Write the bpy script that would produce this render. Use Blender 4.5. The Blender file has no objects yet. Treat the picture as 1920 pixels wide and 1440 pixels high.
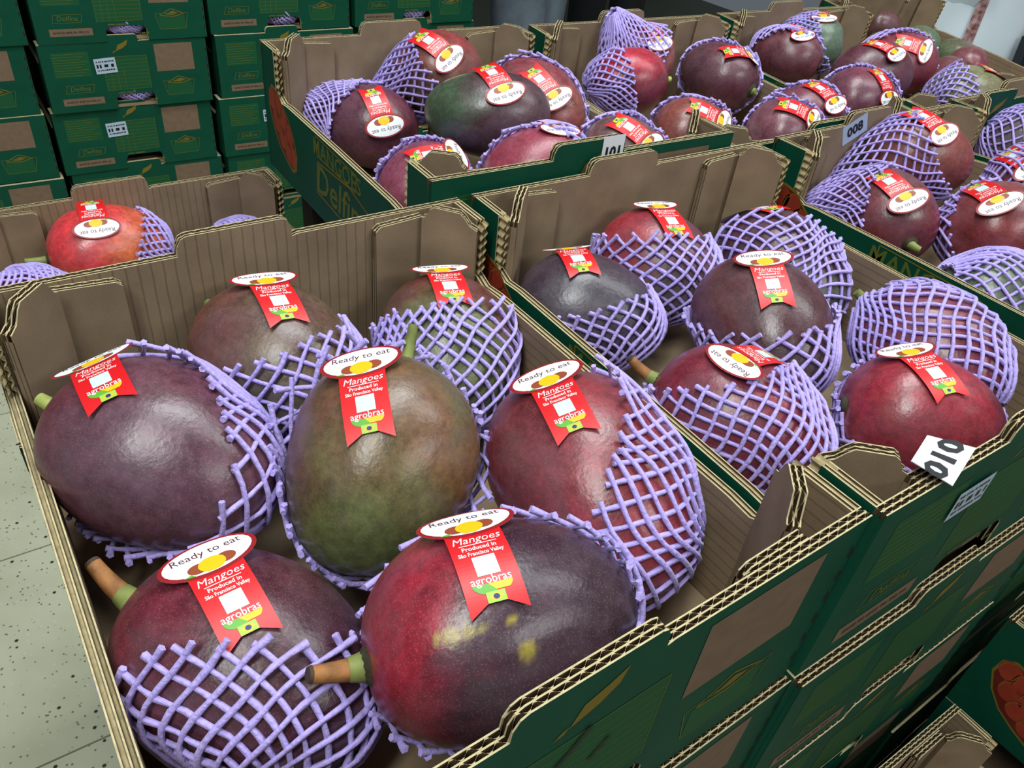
import bpy, bmesh, math, random
import numpy as np
from mathutils import Vector, Matrix, noise

scn = bpy.context.scene
COL = scn.collection
rnd = random.Random(7)

# ------------------------------------------------------------------ camera, world, lights, exposure
CAM_R = np.array([[0.8314034913404476, -0.5467380236070957, 0.09922584405849708],
                  [-0.27119371954434407, -0.5551025634871771, -0.7863301536184837],
                  [0.48499711449308425, 0.6268482093395269, -0.6097861275736032]])
CAM_C = np.array([0.014762193152370496, -0.09037663037628477, 0.24150287858458994])
CAM_F = 1471.99
cam_data = bpy.data.cameras.new('camera')
cam = bpy.data.objects.new('camera', cam_data); COL.objects.link(cam)
cam_data.sensor_width = 36.0
cam_data.lens = 36.0*CAM_F/1920.0
cam_data.clip_start = 0.01
cam.matrix_world = Matrix(((CAM_R[0][0], -CAM_R[1][0], -CAM_R[2][0], CAM_C[0]),
                           (CAM_R[0][1], -CAM_R[1][1], -CAM_R[2][1], CAM_C[1]),
                           (CAM_R[0][2], -CAM_R[1][2], -CAM_R[2][2], CAM_C[2]),
                           (0, 0, 0, 1)))
scn.camera = cam

world = bpy.data.worlds.new('market_hall_light'); scn.world = world
world.use_nodes = True
bg = world.node_tree.nodes['Background']
bg.inputs[0].default_value = (0.62, 0.72, 0.80, 1); bg.inputs[1].default_value = 0.12

def area(name, loc, target, sx, sy, power, col):
    d = bpy.data.lights.new(name, 'AREA'); d.shape = 'RECTANGLE'; d.size = sx; d.size_y = sy
    d.energy = power; d.color = col
    o = bpy.data.objects.new(name, d); COL.objects.link(o); o.location = loc
    o.rotation_euler = (Vector(target)-Vector(loc)).to_track_quat('-Z', 'Y').to_euler()
    return o
area('ceiling_lamp_near', (-0.62, -0.30, 1.75), (0.15, 0.15, 0.0), 0.28, 1.2, 20, (0.95, 1.0, 0.97))
area('ceiling_lamp_over', (0.70, 0.62, 2.1), (0.75, 0.4, 0.0), 1.4, 0.5, 24, (0.93, 1.0, 1.0))
area('ceiling_lamp_right', (1.9, -0.2, 2.1), (1.0, 0.3, 0.0), 0.5, 1.4, 14, (0.93, 1.0, 1.0))

area('fill_light_front', (1.1, -1.9, 1.7), (0.45, 0.0, -0.1), 1.4, 0.4, 14, (0.96, 1.0, 0.97))  # added fill light behind the camera, brightens the carton fronts

scn.view_settings.view_transform = 'Standard'
scn.view_settings.look = 'None'
scn.view_settings.gamma = 1.0
scn.view_settings.use_curve_mapping = False
scn.view_settings.exposure = 0.5

def ray(u, v):
    return CAM_R.T @ np.array([(u-960)/CAM_F, (v-720)/CAM_F, 1.0])

# ------------------------------------------------------------------ helpers
def s2l(c):
    return tuple(((x/12.92) if x <= 0.04045 else ((x+0.055)/1.055)**2.4) for x in [k/255 for k in c])

def empty(name, loc=(0, 0, 0), rz=0.0):
    o = bpy.data.objects.new(name, None); o.empty_display_size = 0.05
    o.location = loc; o.rotation_euler = (0, 0, rz); COL.objects.link(o); return o

def tag(o, label, cat, group=None, kind=None):
    o['label'] = label; o['category'] = cat
    if group: o['group'] = group
    if kind: o['kind'] = kind
    return o

class MB:
    """collects vertices and faces with material slots; build() links them as one mesh object"""
    def __init__(s): s.v = []; s.f = []; s.m = []; s.mats = []
    def mi(s, mat):
        if mat not in s.mats: s.mats.append(mat)
        return s.mats.index(mat)
    def face(s, pts, mat):
        b = len(s.v); s.v.extend([tuple(p) for p in pts]); s.f.append(tuple(range(b, b+len(pts)))); s.m.append(s.mi(mat))
    def grid(s, rows, mat, close=False):
        b = len(s.v); n = len(rows[0]); k = s.mi(mat)
        for r in rows: s.v.extend([tuple(p) for p in r])
        for i in range(len(rows)-1):
            for j in range(n if close else n-1):
                j2 = (j+1) % n
                s.f.append((b+i*n+j, b+i*n+j2, b+(i+1)*n+j2, b+(i+1)*n+j)); s.m.append(k)
    def box(s, lo, hi, mat):
        x0, y0, z0 = lo; x1, y1, z1 = hi
        c = [(x0,y0,z0),(x1,y0,z0),(x1,y1,z0),(x0,y1,z0),(x0,y0,z1),(x1,y0,z1),(x1,y1,z1),(x0,y1,z1)]
        b = len(s.v); s.v.extend(c); k = s.mi(mat)
        for q in ((0,3,2,1),(4,5,6,7),(0,1,5,4),(1,2,6,5),(2,3,7,6),(3,0,4,7)):
            s.f.append(tuple(b+i for i in q)); s.m.append(k)
    def tube(s, pts, rad, mat, n=6, cap=True):
        pts = [Vector(p) for p in pts]; rows = []
        if not hasattr(rad, '__len__'): rad = [rad]*len(pts)
        t0 = (pts[1]-pts[0]).normalized()
        up = Vector((0,0,1)) if abs(t0.z) < .9 else Vector((1,0,0))
        a = t0.cross(up).normalized()
        for i, p in enumerate(pts):
            t = (pts[min(i+1, len(pts)-1)]-pts[max(i-1, 0)])
            if t.length < 1e-9: t = t0
            t = t.normalized(); a = (a - t*a.dot(t)).normalized(); b = t.cross(a)
            rows.append([p+(a*math.cos(2*math.pi*j/n)+b*math.sin(2*math.pi*j/n))*rad[i] for j in range(n)])
        s.grid(rows, mat, close=True)
        if cap:
            s.face(rows[0][::-1], mat); s.face(rows[-1], mat)
    def mesh(s, name, smooth=False):
        me = bpy.data.meshes.new(name); me.from_pydata(s.v, [], s.f)
        for m in s.mats: me.materials.append(m)
        me.polygons.foreach_set('material_index', s.m)
        if smooth: me.polygons.foreach_set('use_smooth', [True]*len(s.f))
        me.update(); return me
    def build(s, name, parent=None, smooth=False):
        return link(name, s.mesh(name, smooth), parent)

def link(name, me, parent=None):
    o = bpy.data.objects.new(name, me); COL.objects.link(o)
    if parent is not None: o.parent = parent
    return o

# ------------------------------------------------------------------ materials
def mat(name, col, rough=0.6, spec=0.5, var=0.0, scale=60.0, bump=0.0, col2=None, coat=0.0, metallic=0.0):
    m = bpy.data.materials.new(name); m.use_nodes = True
    nt = m.node_tree; b = nt.nodes['Principled BSDF']
    c = s2l(col)+(1,)
    b.inputs['Base Color'].default_value = c
    b.inputs['Roughness'].default_value = rough
    b.inputs['Specular IOR Level'].default_value = spec
    b.inputs['Metallic'].default_value = metallic
    b.inputs['Coat Weight'].default_value = coat
    if var or bump:
        tc = nt.nodes.new('ShaderNodeTexCoord'); nz = nt.nodes.new('ShaderNodeTexNoise')
        nz.inputs['Scale'].default_value = scale; nz.inputs['Detail'].default_value = 5
        nt.links.new(tc.outputs['Object'], nz.inputs['Vector'])
        if var:
            mx = nt.nodes.new('ShaderNodeMix'); mx.data_type = 'RGBA'
            mx.inputs[6].default_value = c
            mx.inputs[7].default_value = (s2l(col2)+(1,)) if col2 else tuple(x*(1-var) for x in c[:3])+(1,)
            rp = nt.nodes.new('ShaderNodeMapRange'); rp.inputs[1].default_value = .35; rp.inputs[2].default_value = .68
            nt.links.new(nz.outputs['Fac'], rp.inputs[0]); nt.links.new(rp.outputs[0], mx.inputs[0])
            nt.links.new(mx.outputs[2], b.inputs['Base Color'])
        if bump:
            bp = nt.nodes.new('ShaderNodeBump'); bp.inputs['Strength'].default_value = bump; bp.inputs['Distance'].default_value = .002
            nt.links.new(nz.outputs['Fac'], bp.inputs['Height']); nt.links.new(bp.outputs[0], b.inputs['Normal'])
    return m

KRAFT = (150, 126, 97)
def kraft(name, flutes=None, base=KRAFT):
    """corrugated kraft paper: mottled fibre colour; optional faint pressed-through flute lines along one carton axis"""
    m = mat(name, base, rough=.85, spec=.2, var=.22, scale=38, bump=.15)
    nt = m.node_tree; b = nt.nodes['Principled BSDF']
    src = b.inputs['Base Color'].links[0].from_socket
    tc = nt.nodes.new('ShaderNodeTexCoord')
    f = nt.nodes.new('ShaderNodeTexNoise'); f.inputs['Scale'].default_value = 900; f.inputs['Detail'].default_value = 2
    nt.links.new(tc.outputs['Object'], f.inputs['Vector'])
    mx = nt.nodes.new('ShaderNodeMix'); mx.data_type = 'RGBA'; mx.blend_type = 'MULTIPLY'; mx.inputs[0].default_value = .35
    nt.links.new(src, mx.inputs[6]); nt.links.new(f.outputs['Color'], mx.inputs[7])
    hs = nt.nodes.new('ShaderNodeHueSaturation'); hs.inputs['Saturation'].default_value = .9; hs.inputs['Value'].default_value = 1.18
    nt.links.new(mx.outputs[2], hs.inputs['Color'])
    out = hs.outputs[0]
    if flutes:
        w = nt.nodes.new('ShaderNodeTexWave'); w.wave_type = 'BANDS'; w.bands_direction = flutes
        w.inputs['Scale'].default_value = 46.2*.5*2; w.inputs['Distortion'].default_value = .6
        w.inputs['Detail'].default_value = 1; w.inputs['Detail Scale'].default_value = 1.2
        nt.links.new(tc.outputs['Object'], w.inputs['Vector'])
        rp = nt.nodes.new('ShaderNodeMapRange'); rp.inputs[1].default_value = .0; rp.inputs[2].default_value = .10
        rp.inputs[3].default_value = .66; rp.inputs[4].default_value = 1
        nt.links.new(w.outputs['Fac'], rp.inputs[0])
        m2 = nt.nodes.new('ShaderNodeMix'); m2.data_type = 'RGBA'; m2.blend_type = 'MULTIPLY'; m2.inputs[0].default_value = 1
        nt.links.new(out, m2.inputs[6]); nt.links.new(rp.outputs[0], m2.inputs[7]); out = m2.outputs[2]
    nt.links.new(out, b.inputs['Base Color'])
    return m

M_KRAFT = kraft('kraft_inside')
M_KRAFTX = kraft('kraft_inside_fluted_x', 'X')
M_KRAFTZ = kraft('kraft_inside_fluted_z', 'Z')
M_EDGE = mat('kraft_cut_edge', (205, 190, 150), rough=.9, spec=.1, var=.25, scale=300)
M_EDGE2 = mat('kraft_flute', (198, 180, 138), rough=.9, spec=.1, var=.3, scale=300)
M_FLUTESHADE = mat('kraft_flute_shade', (92, 74, 54), rough=.95, spec=.05)  # same kraft darkened: shade of the flute hollows put into the colour
M_GREEN = mat('green_printed_board', (12, 76, 56), rough=.6, spec=.16, var=.16, scale=25)
M_PATCH = mat('unprinted_kraft_patch', (126, 103, 84), rough=.8, spec=.2, var=.15, scale=80)
M_PATCHTXT = mat('dark_print_on_kraft', (72, 52, 40), rough=.8)
M_OLIVE = mat('olive_print', (98, 106, 44), rough=.6, spec=.15)
M_OLIVE2 = mat('olive_tint_print', (30, 84, 52), rough=.6, spec=.15)
M_GOLD = mat('gold_print', (124, 106, 40), rough=.6, spec=.15)
M_INKHOLE = mat('black_ink_and_hole_shade', (12, 18, 28), rough=.5)  # marker ink, also the painted shade inside the perforation holes
M_PRED = mat('print_mango_red', (170, 62, 42), rough=.45, var=.3, scale=40)
M_PDARK = mat('print_dark_red', (104, 36, 28), rough=.45)
M_WHITE = mat('white_paper', (236, 240, 246), rough=.55)
M_BLUEW = mat('bluish_paper', (176, 194, 212), rough=.55)
M_TEXTK = mat('black_text', (16, 18, 24), rough=.5)
M_RED = mat('sticker_red', (214, 24, 30), rough=.38, spec=.5)
M_RIM = mat('sticker_dark_rim', (150, 28, 34), rough=.4)
M_TXT = mat('sticker_text_maroon', (92, 28, 40), rough=.5)
M_WTXT = mat('sticker_white_text', (250, 232, 232), rough=.5)
M_YEL = mat('sticker_yellow', (244, 190, 20), rough=.45)
M_PMANG = mat('sticker_mango_brown', (150, 72, 44), rough=.45)
M_SGRN = mat('sticker_green', (96, 170, 52), rough=.45)
M_SGRN2 = mat('sticker_lime', (166, 200, 70), rough=.45)
M_QR = mat('sticker_pale_square', (206, 226, 230), rough=.5)
M_BLUE = mat('sticker_blue', (30, 48, 110), rough=.5)
M_BACK = mat('sticker_back', (200, 190, 185), rough=.7)
M_STEM_G = mat('stem_green', (132, 142, 74), rough=.6, var=.35, scale=120)
M_STEM_Y = mat('stem_yellow_green', (176, 186, 96), rough=.6, var=.3, scale=120)
M_STEM_B = mat('stem_brown', (166, 112, 62), rough=.7, var=.45, scale=160, bump=.4)
M_STEM_D = mat('stem_dark_tip', (74, 54, 40), rough=.8, var=.4, scale=160)
M_CAL = mat('stem_collar', (70, 66, 44), rough=.8, var=.5, scale=200, bump=.5)

def net_material():
    m = mat('lavender_foam', (190, 172, 246), rough=.62, spec=.35, var=.16, scale=420, bump=.55)
    b = m.node_tree.nodes['Principled BSDF']
    b.inputs['Subsurface Weight'].default_value = .0
    b.inputs['Sheen Weight'].default_value = .25
    return m
M_NET = net_material()

def skin_material():
    m = bpy.data.materials.new('mango_skin'); m.use_nodes = True
    nt = m.node_tree; b = nt.nodes['Principled BSDF']
    at = nt.nodes.new('ShaderNodeAttribute'); at.attribute_name = 'skin'
    tc = nt.nodes.new('ShaderNodeTexCoord')
    n1 = nt.nodes.new('ShaderNodeTexNoise'); n1.inputs['Scale'].default_value = 55; n1.inputs['Detail'].default_value = 6; n1.inputs['Roughness'].default_value = .65
    nt.links.new(tc.outputs['Object'], n1.inputs['Vector'])
    r1 = nt.nodes.new('ShaderNodeMapRange'); r1.inputs[1].default_value = .3; r1.inputs[2].default_value = .7; r1.inputs[3].default_value = .70; r1.inputs[4].default_value = 1.22
    nt.links.new(n1.outputs['Fac'], r1.inputs[0])
    mx = nt.nodes.new('ShaderNodeMix'); mx.data_type = 'RGBA'; mx.blend_type = 'MULTIPLY'; mx.inputs[0].default_value = 1
    nt.links.new(at.outputs['Color'], mx.inputs[6]); nt.links.new(r1.outputs[0], mx.inputs[7])
    n4 = nt.nodes.new('ShaderNodeTexNoise'); n4.inputs['Scale'].default_value = 230; n4.inputs['Detail'].default_value = 4; n4.inputs['Roughness'].default_value = .7
    nt.links.new(tc.outputs['Object'], n4.inputs['Vector'])
    r4 = nt.nodes.new('ShaderNodeMapRange'); r4.inputs[1].default_value = .3; r4.inputs[2].default_value = .7; r4.inputs[3].default_value = .74; r4.inputs[4].default_value = 1.26
    nt.links.new(n4.outputs['Fac'], r4.inputs[0])
    m4 = nt.nodes.new('ShaderNodeMix'); m4.data_type = 'RGBA'; m4.blend_type = 'MULTIPLY'; m4.inputs[0].default_value = 1
    nt.links.new(mx.outputs[2], m4.inputs[6]); nt.links.new(r4.outputs[0], m4.inputs[7]); mx = m4
    n5 = nt.nodes.new('ShaderNodeTexNoise'); n5.inputs['Scale'].default_value = 24; n5.inputs['Detail'].default_value = 7; n5.inputs['Roughness'].default_value = .62; n5.inputs['Distortion'].default_value = .6
    nt.links.new(tc.outputs['Object'], n5.inputs['Vector'])
    r5 = nt.nodes.new('ShaderNodeMapRange'); r5.inputs[1].default_value = .44; r5.inputs[2].default_value = .70; r5.inputs[3].default_value = 0; r5.inputs[4].default_value = .24
    nt.links.new(n5.outputs['Fac'], r5.inputs[0])
    m5 = nt.nodes.new('ShaderNodeMix'); m5.data_type = 'RGBA'; m5.inputs[7].default_value = s2l((128, 116, 124))+(1,)
    nt.links.new(r5.outputs[0], m5.inputs[0]); nt.links.new(mx.outputs[2], m5.inputs[6]); mx = m5
    vo = nt.nodes.new('ShaderNodeTexVoronoi'); vo.inputs['Scale'].default_value = 980
    nt.links.new(tc.outputs['Object'], vo.inputs['Vector'])
    r2 = nt.nodes.new('ShaderNodeMapRange'); r2.inputs[1].default_value = .10; r2.inputs[2].default_value = .32; r2.inputs[3].default_value = .19; r2.inputs[4].default_value = 0
    nt.links.new(vo.outputs['Distance'], r2.inputs[0])
    m2 = nt.nodes.new('ShaderNodeMix'); m2.data_type = 'RGBA'
    m2.inputs[7].default_value = s2l((196, 160, 140))+(1,)
    nt.links.new(r2.outputs[0], m2.inputs[0]); nt.links.new(mx.outputs[2], m2.inputs[6])
    nt.links.new(m2.outputs[2], b.inputs['Base Color'])
    r3 = nt.nodes.new('ShaderNodeMapRange'); r3.inputs[1].default_value = .3; r3.inputs[2].default_value = .7; r3.inputs[3].default_value = .25; r3.inputs[4].default_value = .40
    nt.links.new(n1.outputs['Fac'], r3.inputs[0]); nt.links.new(r3.outputs[0], b.inputs['Roughness'])
    b.inputs['Specular IOR Level'].default_value = .62
    bp = nt.nodes.new('ShaderNodeBump'); bp.inputs['Strength'].default_value = .15; bp.inputs['Distance'].default_value = .0012
    n2 = nt.nodes.new('ShaderNodeTexNoise'); n2.inputs['Scale'].default_value = 420; n2.inputs['Detail'].default_value = 3
    nt.links.new(tc.outputs['Object'], n2.inputs['Vector']); nt.links.new(n2.outputs['Fac'], bp.inputs['Height'])
    nt.links.new(bp.outputs[0], b.inputs['Normal'])
    return m
M_SKIN = skin_material()

# ------------------------------------------------------------------ text as flat triangles (cached)
_txt = {}
def text_tris(txt, size=1.0, shear=0.0, bold=0.0, spacing=1.0):
    key = (txt, size, shear, bold, spacing)
    if key in _txt: return _txt[key]
    cu = bpy.data.curves.new('t', 'FONT'); cu.body = txt; cu.size = size; cu.shear = shear; cu.offset = bold*size
    cu.resolution_u = 2; cu.align_x = 'CENTER'; cu.align_y = 'CENTER'; cu.space_character = spacing
    o = bpy.data.objects.new('t', cu); COL.objects.link(o)
    dg = bpy.context.evaluated_depsgraph_get()
    me = bpy.data.meshes.new_from_object(o.evaluated_get(dg))
    v = [(p.co.x, p.co.y) for p in me.vertices]; f = [tuple(p.vertices) for p in me.polygons]
    bpy.data.objects.remove(o); bpy.data.curves.remove(cu); bpy.data.meshes.remove(me)
    _txt[key] = (v, f); return v, f

class Flat:
    """flat printed artwork in 2D (a, b, layer) that is later mapped onto a surface"""
    def __init__(s): s.v = []; s.f = []; s.m = []
    def poly(s, pts, m, lay=1):
        b = len(s.v); s.v += [(p[0], p[1], lay) for p in pts]; s.f.append(tuple(range(b, b+len(pts)))); s.m.append(m)
    def rect(s, a0, b0, a1, b1, m, lay=1): s.poly([(a0,b0),(a1,b0),(a1,b1),(a0,b1)], m, lay)
    def line(s, pts, w, m, lay=1, close=False):
        pts = list(pts)+([pts[0]] if close else [])
        for p, q in zip(pts[:-1], pts[1:]):
            dx, dy = q[0]-p[0], q[1]-p[1]; L = math.hypot(dx, dy) or 1; nx, ny = -dy/L*w/2, dx/L*w/2
            s.poly([(p[0]+nx,p[1]+ny),(q[0]+nx,q[1]+ny),(q[0]-nx,q[1]-ny),(p[0]-nx,p[1]-ny)][::-1], m, lay)
    def strip(s, f0, f1, b0, b1, n, m, lay=1):
        """area between a=f0(b) and a=f1(b), cut into n bands along b so that it can bend"""
        for i in range(n):
            u, w = b0+(b1-b0)*i/n, b0+(b1-b0)*(i+1)/n
            s.poly([(f0(u),u),(f1(u),u),(f1(w),w),(f0(w),w)], m, lay)
    def ellipse(s, ca, cb, ra, rb, m, lay=1, n=12):
        h = lambda b: ra*math.sqrt(max(0, 1-((b-cb)/rb)**2))
        ang = [math.pi*i/n for i in range(n+1)]
        for i in range(n):
            u, w = cb-rb*math.cos(ang[i]), cb-rb*math.cos(ang[i+1])
            s.poly([(ca-h(u),u),(ca+h(u),u),(ca+h(w),w),(ca-h(w),w)], m, lay)
    def text(s, txt, a, b, size, m, lay=1, rot=0.0, flip=1, shear=0, bold=0, sx=1.0, spacing=1.0):
        v, f = text_tris(txt, size, shear, bold, spacing); k = len(s.v); c, sn = math.cos(rot), math.sin(rot)
        for x, y in v:
            x *= sx; s.v.append((a+c*x-sn*y, b+flip*(sn*x+c*y), lay))
        for q in f: s.f.append(tuple(k+i for i in (q if flip > 0 else q[::-1]))); s.m.append(m)
    def dashes(s, a0, a1, b, h, m, lay=2, seed=0):
        q = random.Random(seed+int(b*9e4)); a = a0
        while a < a1-h*.3:
            w = min(q.uniform(.35, 1.1)*h, a1-a); s.rect(a, b-h/2*q.uniform(.7, 1), a+w, b+h/2*q.uniform(.7, 1), m, lay); a += w+h*q.choice((.22, .25, .3, .7))
    def build(s, name, fn, parent=None):
        mats = []; idx = []
        for m in s.m:
            if m not in mats: mats.append(m)
            idx.append(mats.index(m))
        me = bpy.data.meshes.new(name); me.from_pydata([fn(*p) for p in s.v], [], s.f)
        for m in mats: me.materials.append(m)
        me.polygons.foreach_set('material_index', idx); me.update()
        return link(name, me, parent) if parent is not False else me

# ------------------------------------------------------------------ the setting
FLOOR = -0.881
def terrazzo():
    m = mat('terrazzo_floor', (214, 214, 186), rough=.5, spec=.3, var=.10, scale=9, col2=(200, 200, 172))
    nt = m.node_tree; b = nt.nodes['Principled BSDF']; src = b.inputs['Base Color'].links[0].from_socket
    tc = nt.nodes.new('ShaderNodeTexCoord')
    for sc, lo, hi, col in ((44, .09, .15, (52, 52, 44)), (100, .10, .20, (116, 118, 98)), (80, .08, .16, (216, 216, 196))):
        vo = nt.nodes.new('ShaderNodeTexVoronoi'); vo.inputs['Scale'].default_value = sc; vo.inputs['Randomness'].default_value = 1
        nt.links.new(tc.outputs['Object'], vo.inputs['Vector'])
        rp = nt.nodes.new('ShaderNodeMapRange'); rp.inputs[1].default_value = lo; rp.inputs[2].default_value = hi; rp.inputs[3].default_value = 1; rp.inputs[4].default_value = 0
        nt.links.new(vo.outputs['Distance'], rp.inputs[0])
        mx = nt.nodes.new('ShaderNodeMix'); mx.data_type = 'RGBA'; mx.inputs[7].default_value = s2l(col)+(1,)
        nt.links.new(rp.outputs[0], mx.inputs[0]); nt.links.new(src, mx.inputs[6]); src = mx.outputs[2]
    nt.links.new(src, b.inputs['Base Color']); return m
M_FLOOR = terrazzo()
M_GROUT = mat('tile_joint', (96, 100, 88), rough=.8)
fb = MB(); fb.box((-2.4, -1.6, FLOOR-.06), (4.6, 4.6, FLOOR-.004), M_GROUT)
floor = fb.build('floor'); floor['kind'] = 'structure'
floor['label'] = 'speckled pale terrazzo tile floor'
tile_me = None
T = .40
for i in range(-4, 9):
    for j in range(-3, 9):
        if tile_me is None:
            tb = MB(); g = .0015
            tb.box((g, g, -.02), (T-g, T-g, 0), M_FLOOR); tile_me = tb.mesh('tile')
        t = link('tile', tile_me, floor); t.location = (-.33+T*i, .24+T*j, FLOOR)
M_WALL = mat('dim_hall_wall', (20, 24, 26), rough=.8, var=.15, scale=3)
wb = MB(); wb.box((-2.4, 4.5, FLOOR), (4.6, 4.6, 2.6), M_WALL)
wl = wb.build('wall_back'); wl['kind'] = 'structure'; wl['label'] = 'dim grey wall at the back of the hall'

# ------------------------------------------------------------------ cartons
BW, BL, BH, TH = .30, .35, .125, .0064
PITCH = .126

def top_end():          # end wall: centre tab
    h = BH
    return [(0,h),(.104,h),(.1045,h+.006),(.107,h+.0105),(.1105,h+.012),(.168,h+.012),(.1715,h+.0105),(.1735,h+.006),(.174,h-.001),(.178,h),(BW,h)]
def bot_end():          # slot that lets the tab of the carton below in
    return [(0,0),(.116,0),(.117,.020),(.122,.027),(.184,.027),(.189,.020),(.190,0),(BW,0)]
def top_side():         # long wall: high at its ends, low between
    h, e = BH, .036
    return [(0,h),(e,h),(e+.0005,h-.040),(e+.014,h-.0455),(e+.03,h-.044),(BL/2,h-.0435),(BL-e-.03,h-.044),(BL-e-.014,h-.0455),(BL-e-.0005,h-.040),(BL-e,h),(BL,h)]

def interp(prof, s):
    for (a, za), (b, zb) in zip(prof[:-1], prof[1:]):
        if a <= s <= b: return za if b-a < 1e-9 else za+(zb-za)*(s-a)/(b-a)
    return prof[-1][1]

def panel(top, bot, length, O, S, N, outer, inner, detail, fluted='v'):
    """one corrugated wall: liner sheets, with wavy flutes between them along the cut edges. O origin, S along, N outward"""
    mb = MB(); O, S, N = Vector(O), Vector(S), Vector(N)
    P = lambda s, z, o: O+S*s+Vector((0,0,z))-N*o
    ss = sorted(set([round(s, 5) for s, _ in top]+[round(s, 5) for s, _ in bot]))
    def sheet(o0, o1, mo, mi, dz=0.0):
        for a, b in zip(ss[:-1], ss[1:]):
            e = 1e-6
            ta, tb, ba, bb = interp(top, a+e)-dz, interp(top, b-e)-dz, interp(bot, a+e), interp(bot, b-e)
            mb.face([P(a,ba,o0),P(b,bb,o0),P(b,tb,o0),P(a,ta,o0)], mo)
            mb.face([P(b,bb,o1),P(a,ba,o1),P(a,ta,o1),P(b,tb,o1)], mi)
            mb.face([P(a,ta,o0),P(b,tb,o0),P(b,tb,o1),P(a,ta,o1)], M_EDGE)
            mb.face([P(b,bb,o0),P(a,ba,o0),P(a,ba,o1),P(b,bb,o1)], M_EDGE)
        for s, sg in ((0, -1), (length, 1)):
            t, b = interp(top, s)-dz, interp(bot, s)
            q = [P(s,b,o0),P(s,t,o0),P(s,t,o1),P(s,b,o1)]
            mb.face(q if sg < 0 else q[::-1], outer)
    if not detail:
        sheet(0, TH, outer, inner); return mb
    th = .0007
    sheet(0, th, outer, M_FLUTESHADE); sheet(TH-th, TH, M_FLUTESHADE, inner)
    sheet(TH/2-th/2, TH/2+th/2, M_FLUTESHADE, M_FLUTESHADE, .0003)
    for s in (0, length):
        t, b = interp(top, s)-.004, 0
        mb.face([P(s,b,0),P(s,t,0),P(s,t,TH),P(s,b,TH)], outer)
    if fluted == 'v':
        pitch = .0066; n = int(length/pitch*6)
        for o0, o1, ph in ((th, TH/2-th/2, 0), (TH/2+th/2, TH-th, 2.0)):
            r0, r1, r2, r3 = [], [], [], []
            for i in range(n+1):
                s = min(max(length*i/n, 1e-5), length-1e-5); w = .5+.5*math.sin(2*math.pi*s/pitch+ph)
                o = o0+(o1-o0)*w; z = interp(top, s); q = .00042*math.cos(2*math.pi*s/pitch+ph)
                c = min(max(s+.00042, 1e-5), length-1e-5) if abs(q) > .0002 else s
                r0.append(P(s-q, z-.022, o-.0003)); r1.append(P(s-q, z-.0002, o-.0003)); r2.append(P(s+q, z-.0002, o+.0003)); r3.append(P(s+q, z-.022, o+.0003))
            mb.grid([r0, r1], M_FLUTESHADE); mb.grid([r1, r2], M_EDGE2); mb.grid([r2, r3], M_FLUTESHADE)
        # floor of the visible flute channels
        for a, b in zip(ss[:-1], ss[1:]):
            za, zb = interp(top, a+1e-6)-.022, interp(top, b-1e-6)-.022
            mb.face([P(a,za,th),P(b,zb,th),P(b,zb,TH-th),P(a,za,TH-th)], M_FLUTESHADE)
    else:
        for o0, o1, d in ((th, TH/2-th/2, .0016), (TH/2+th/2, TH-th, .0024)):
            om = (o0+o1)/2
            for a, b in zip(ss[:-1], ss[1:]):
                if abs(interp(top, a+1e-6)-interp(top, b-1e-6)) > .02: continue
                za, zb = interp(top, a+1e-6), interp(top, b-1e-6)
                mb.face([P(a,za-d,o0),P(b,zb-d,o0),P(b,zb-d*.2,om),P(a,za-d*.2,om)], M_EDGE2)
                mb.face([P(a,za-d*.2,om),P(b,zb-d*.2,om),P(b,zb-d,o1),P(a,za-d,o1)], M_EDGE2)
        pitch = .0066
        for s0, sg in ((.036, -1), (length-.036, 1)):     # honeycomb on the vertical cuts
            for o0, o1, ph in ((th, TH/2-th/2, 0), (TH/2+th/2, TH-th, 2.0)):
                r0, r1 = [], []
                for i in range(37):
                    z = BH-.040*i/36; w = .5+.5*math.sin(2*math.pi*z/pitch+ph); o = o0+(o1-o0)*w
                    r0.append(P(s0, z, o)); r1.append(P(s0+sg*.012, z, o))
                mb.grid([r0, r1], M_EDGE2)
    return mb

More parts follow.
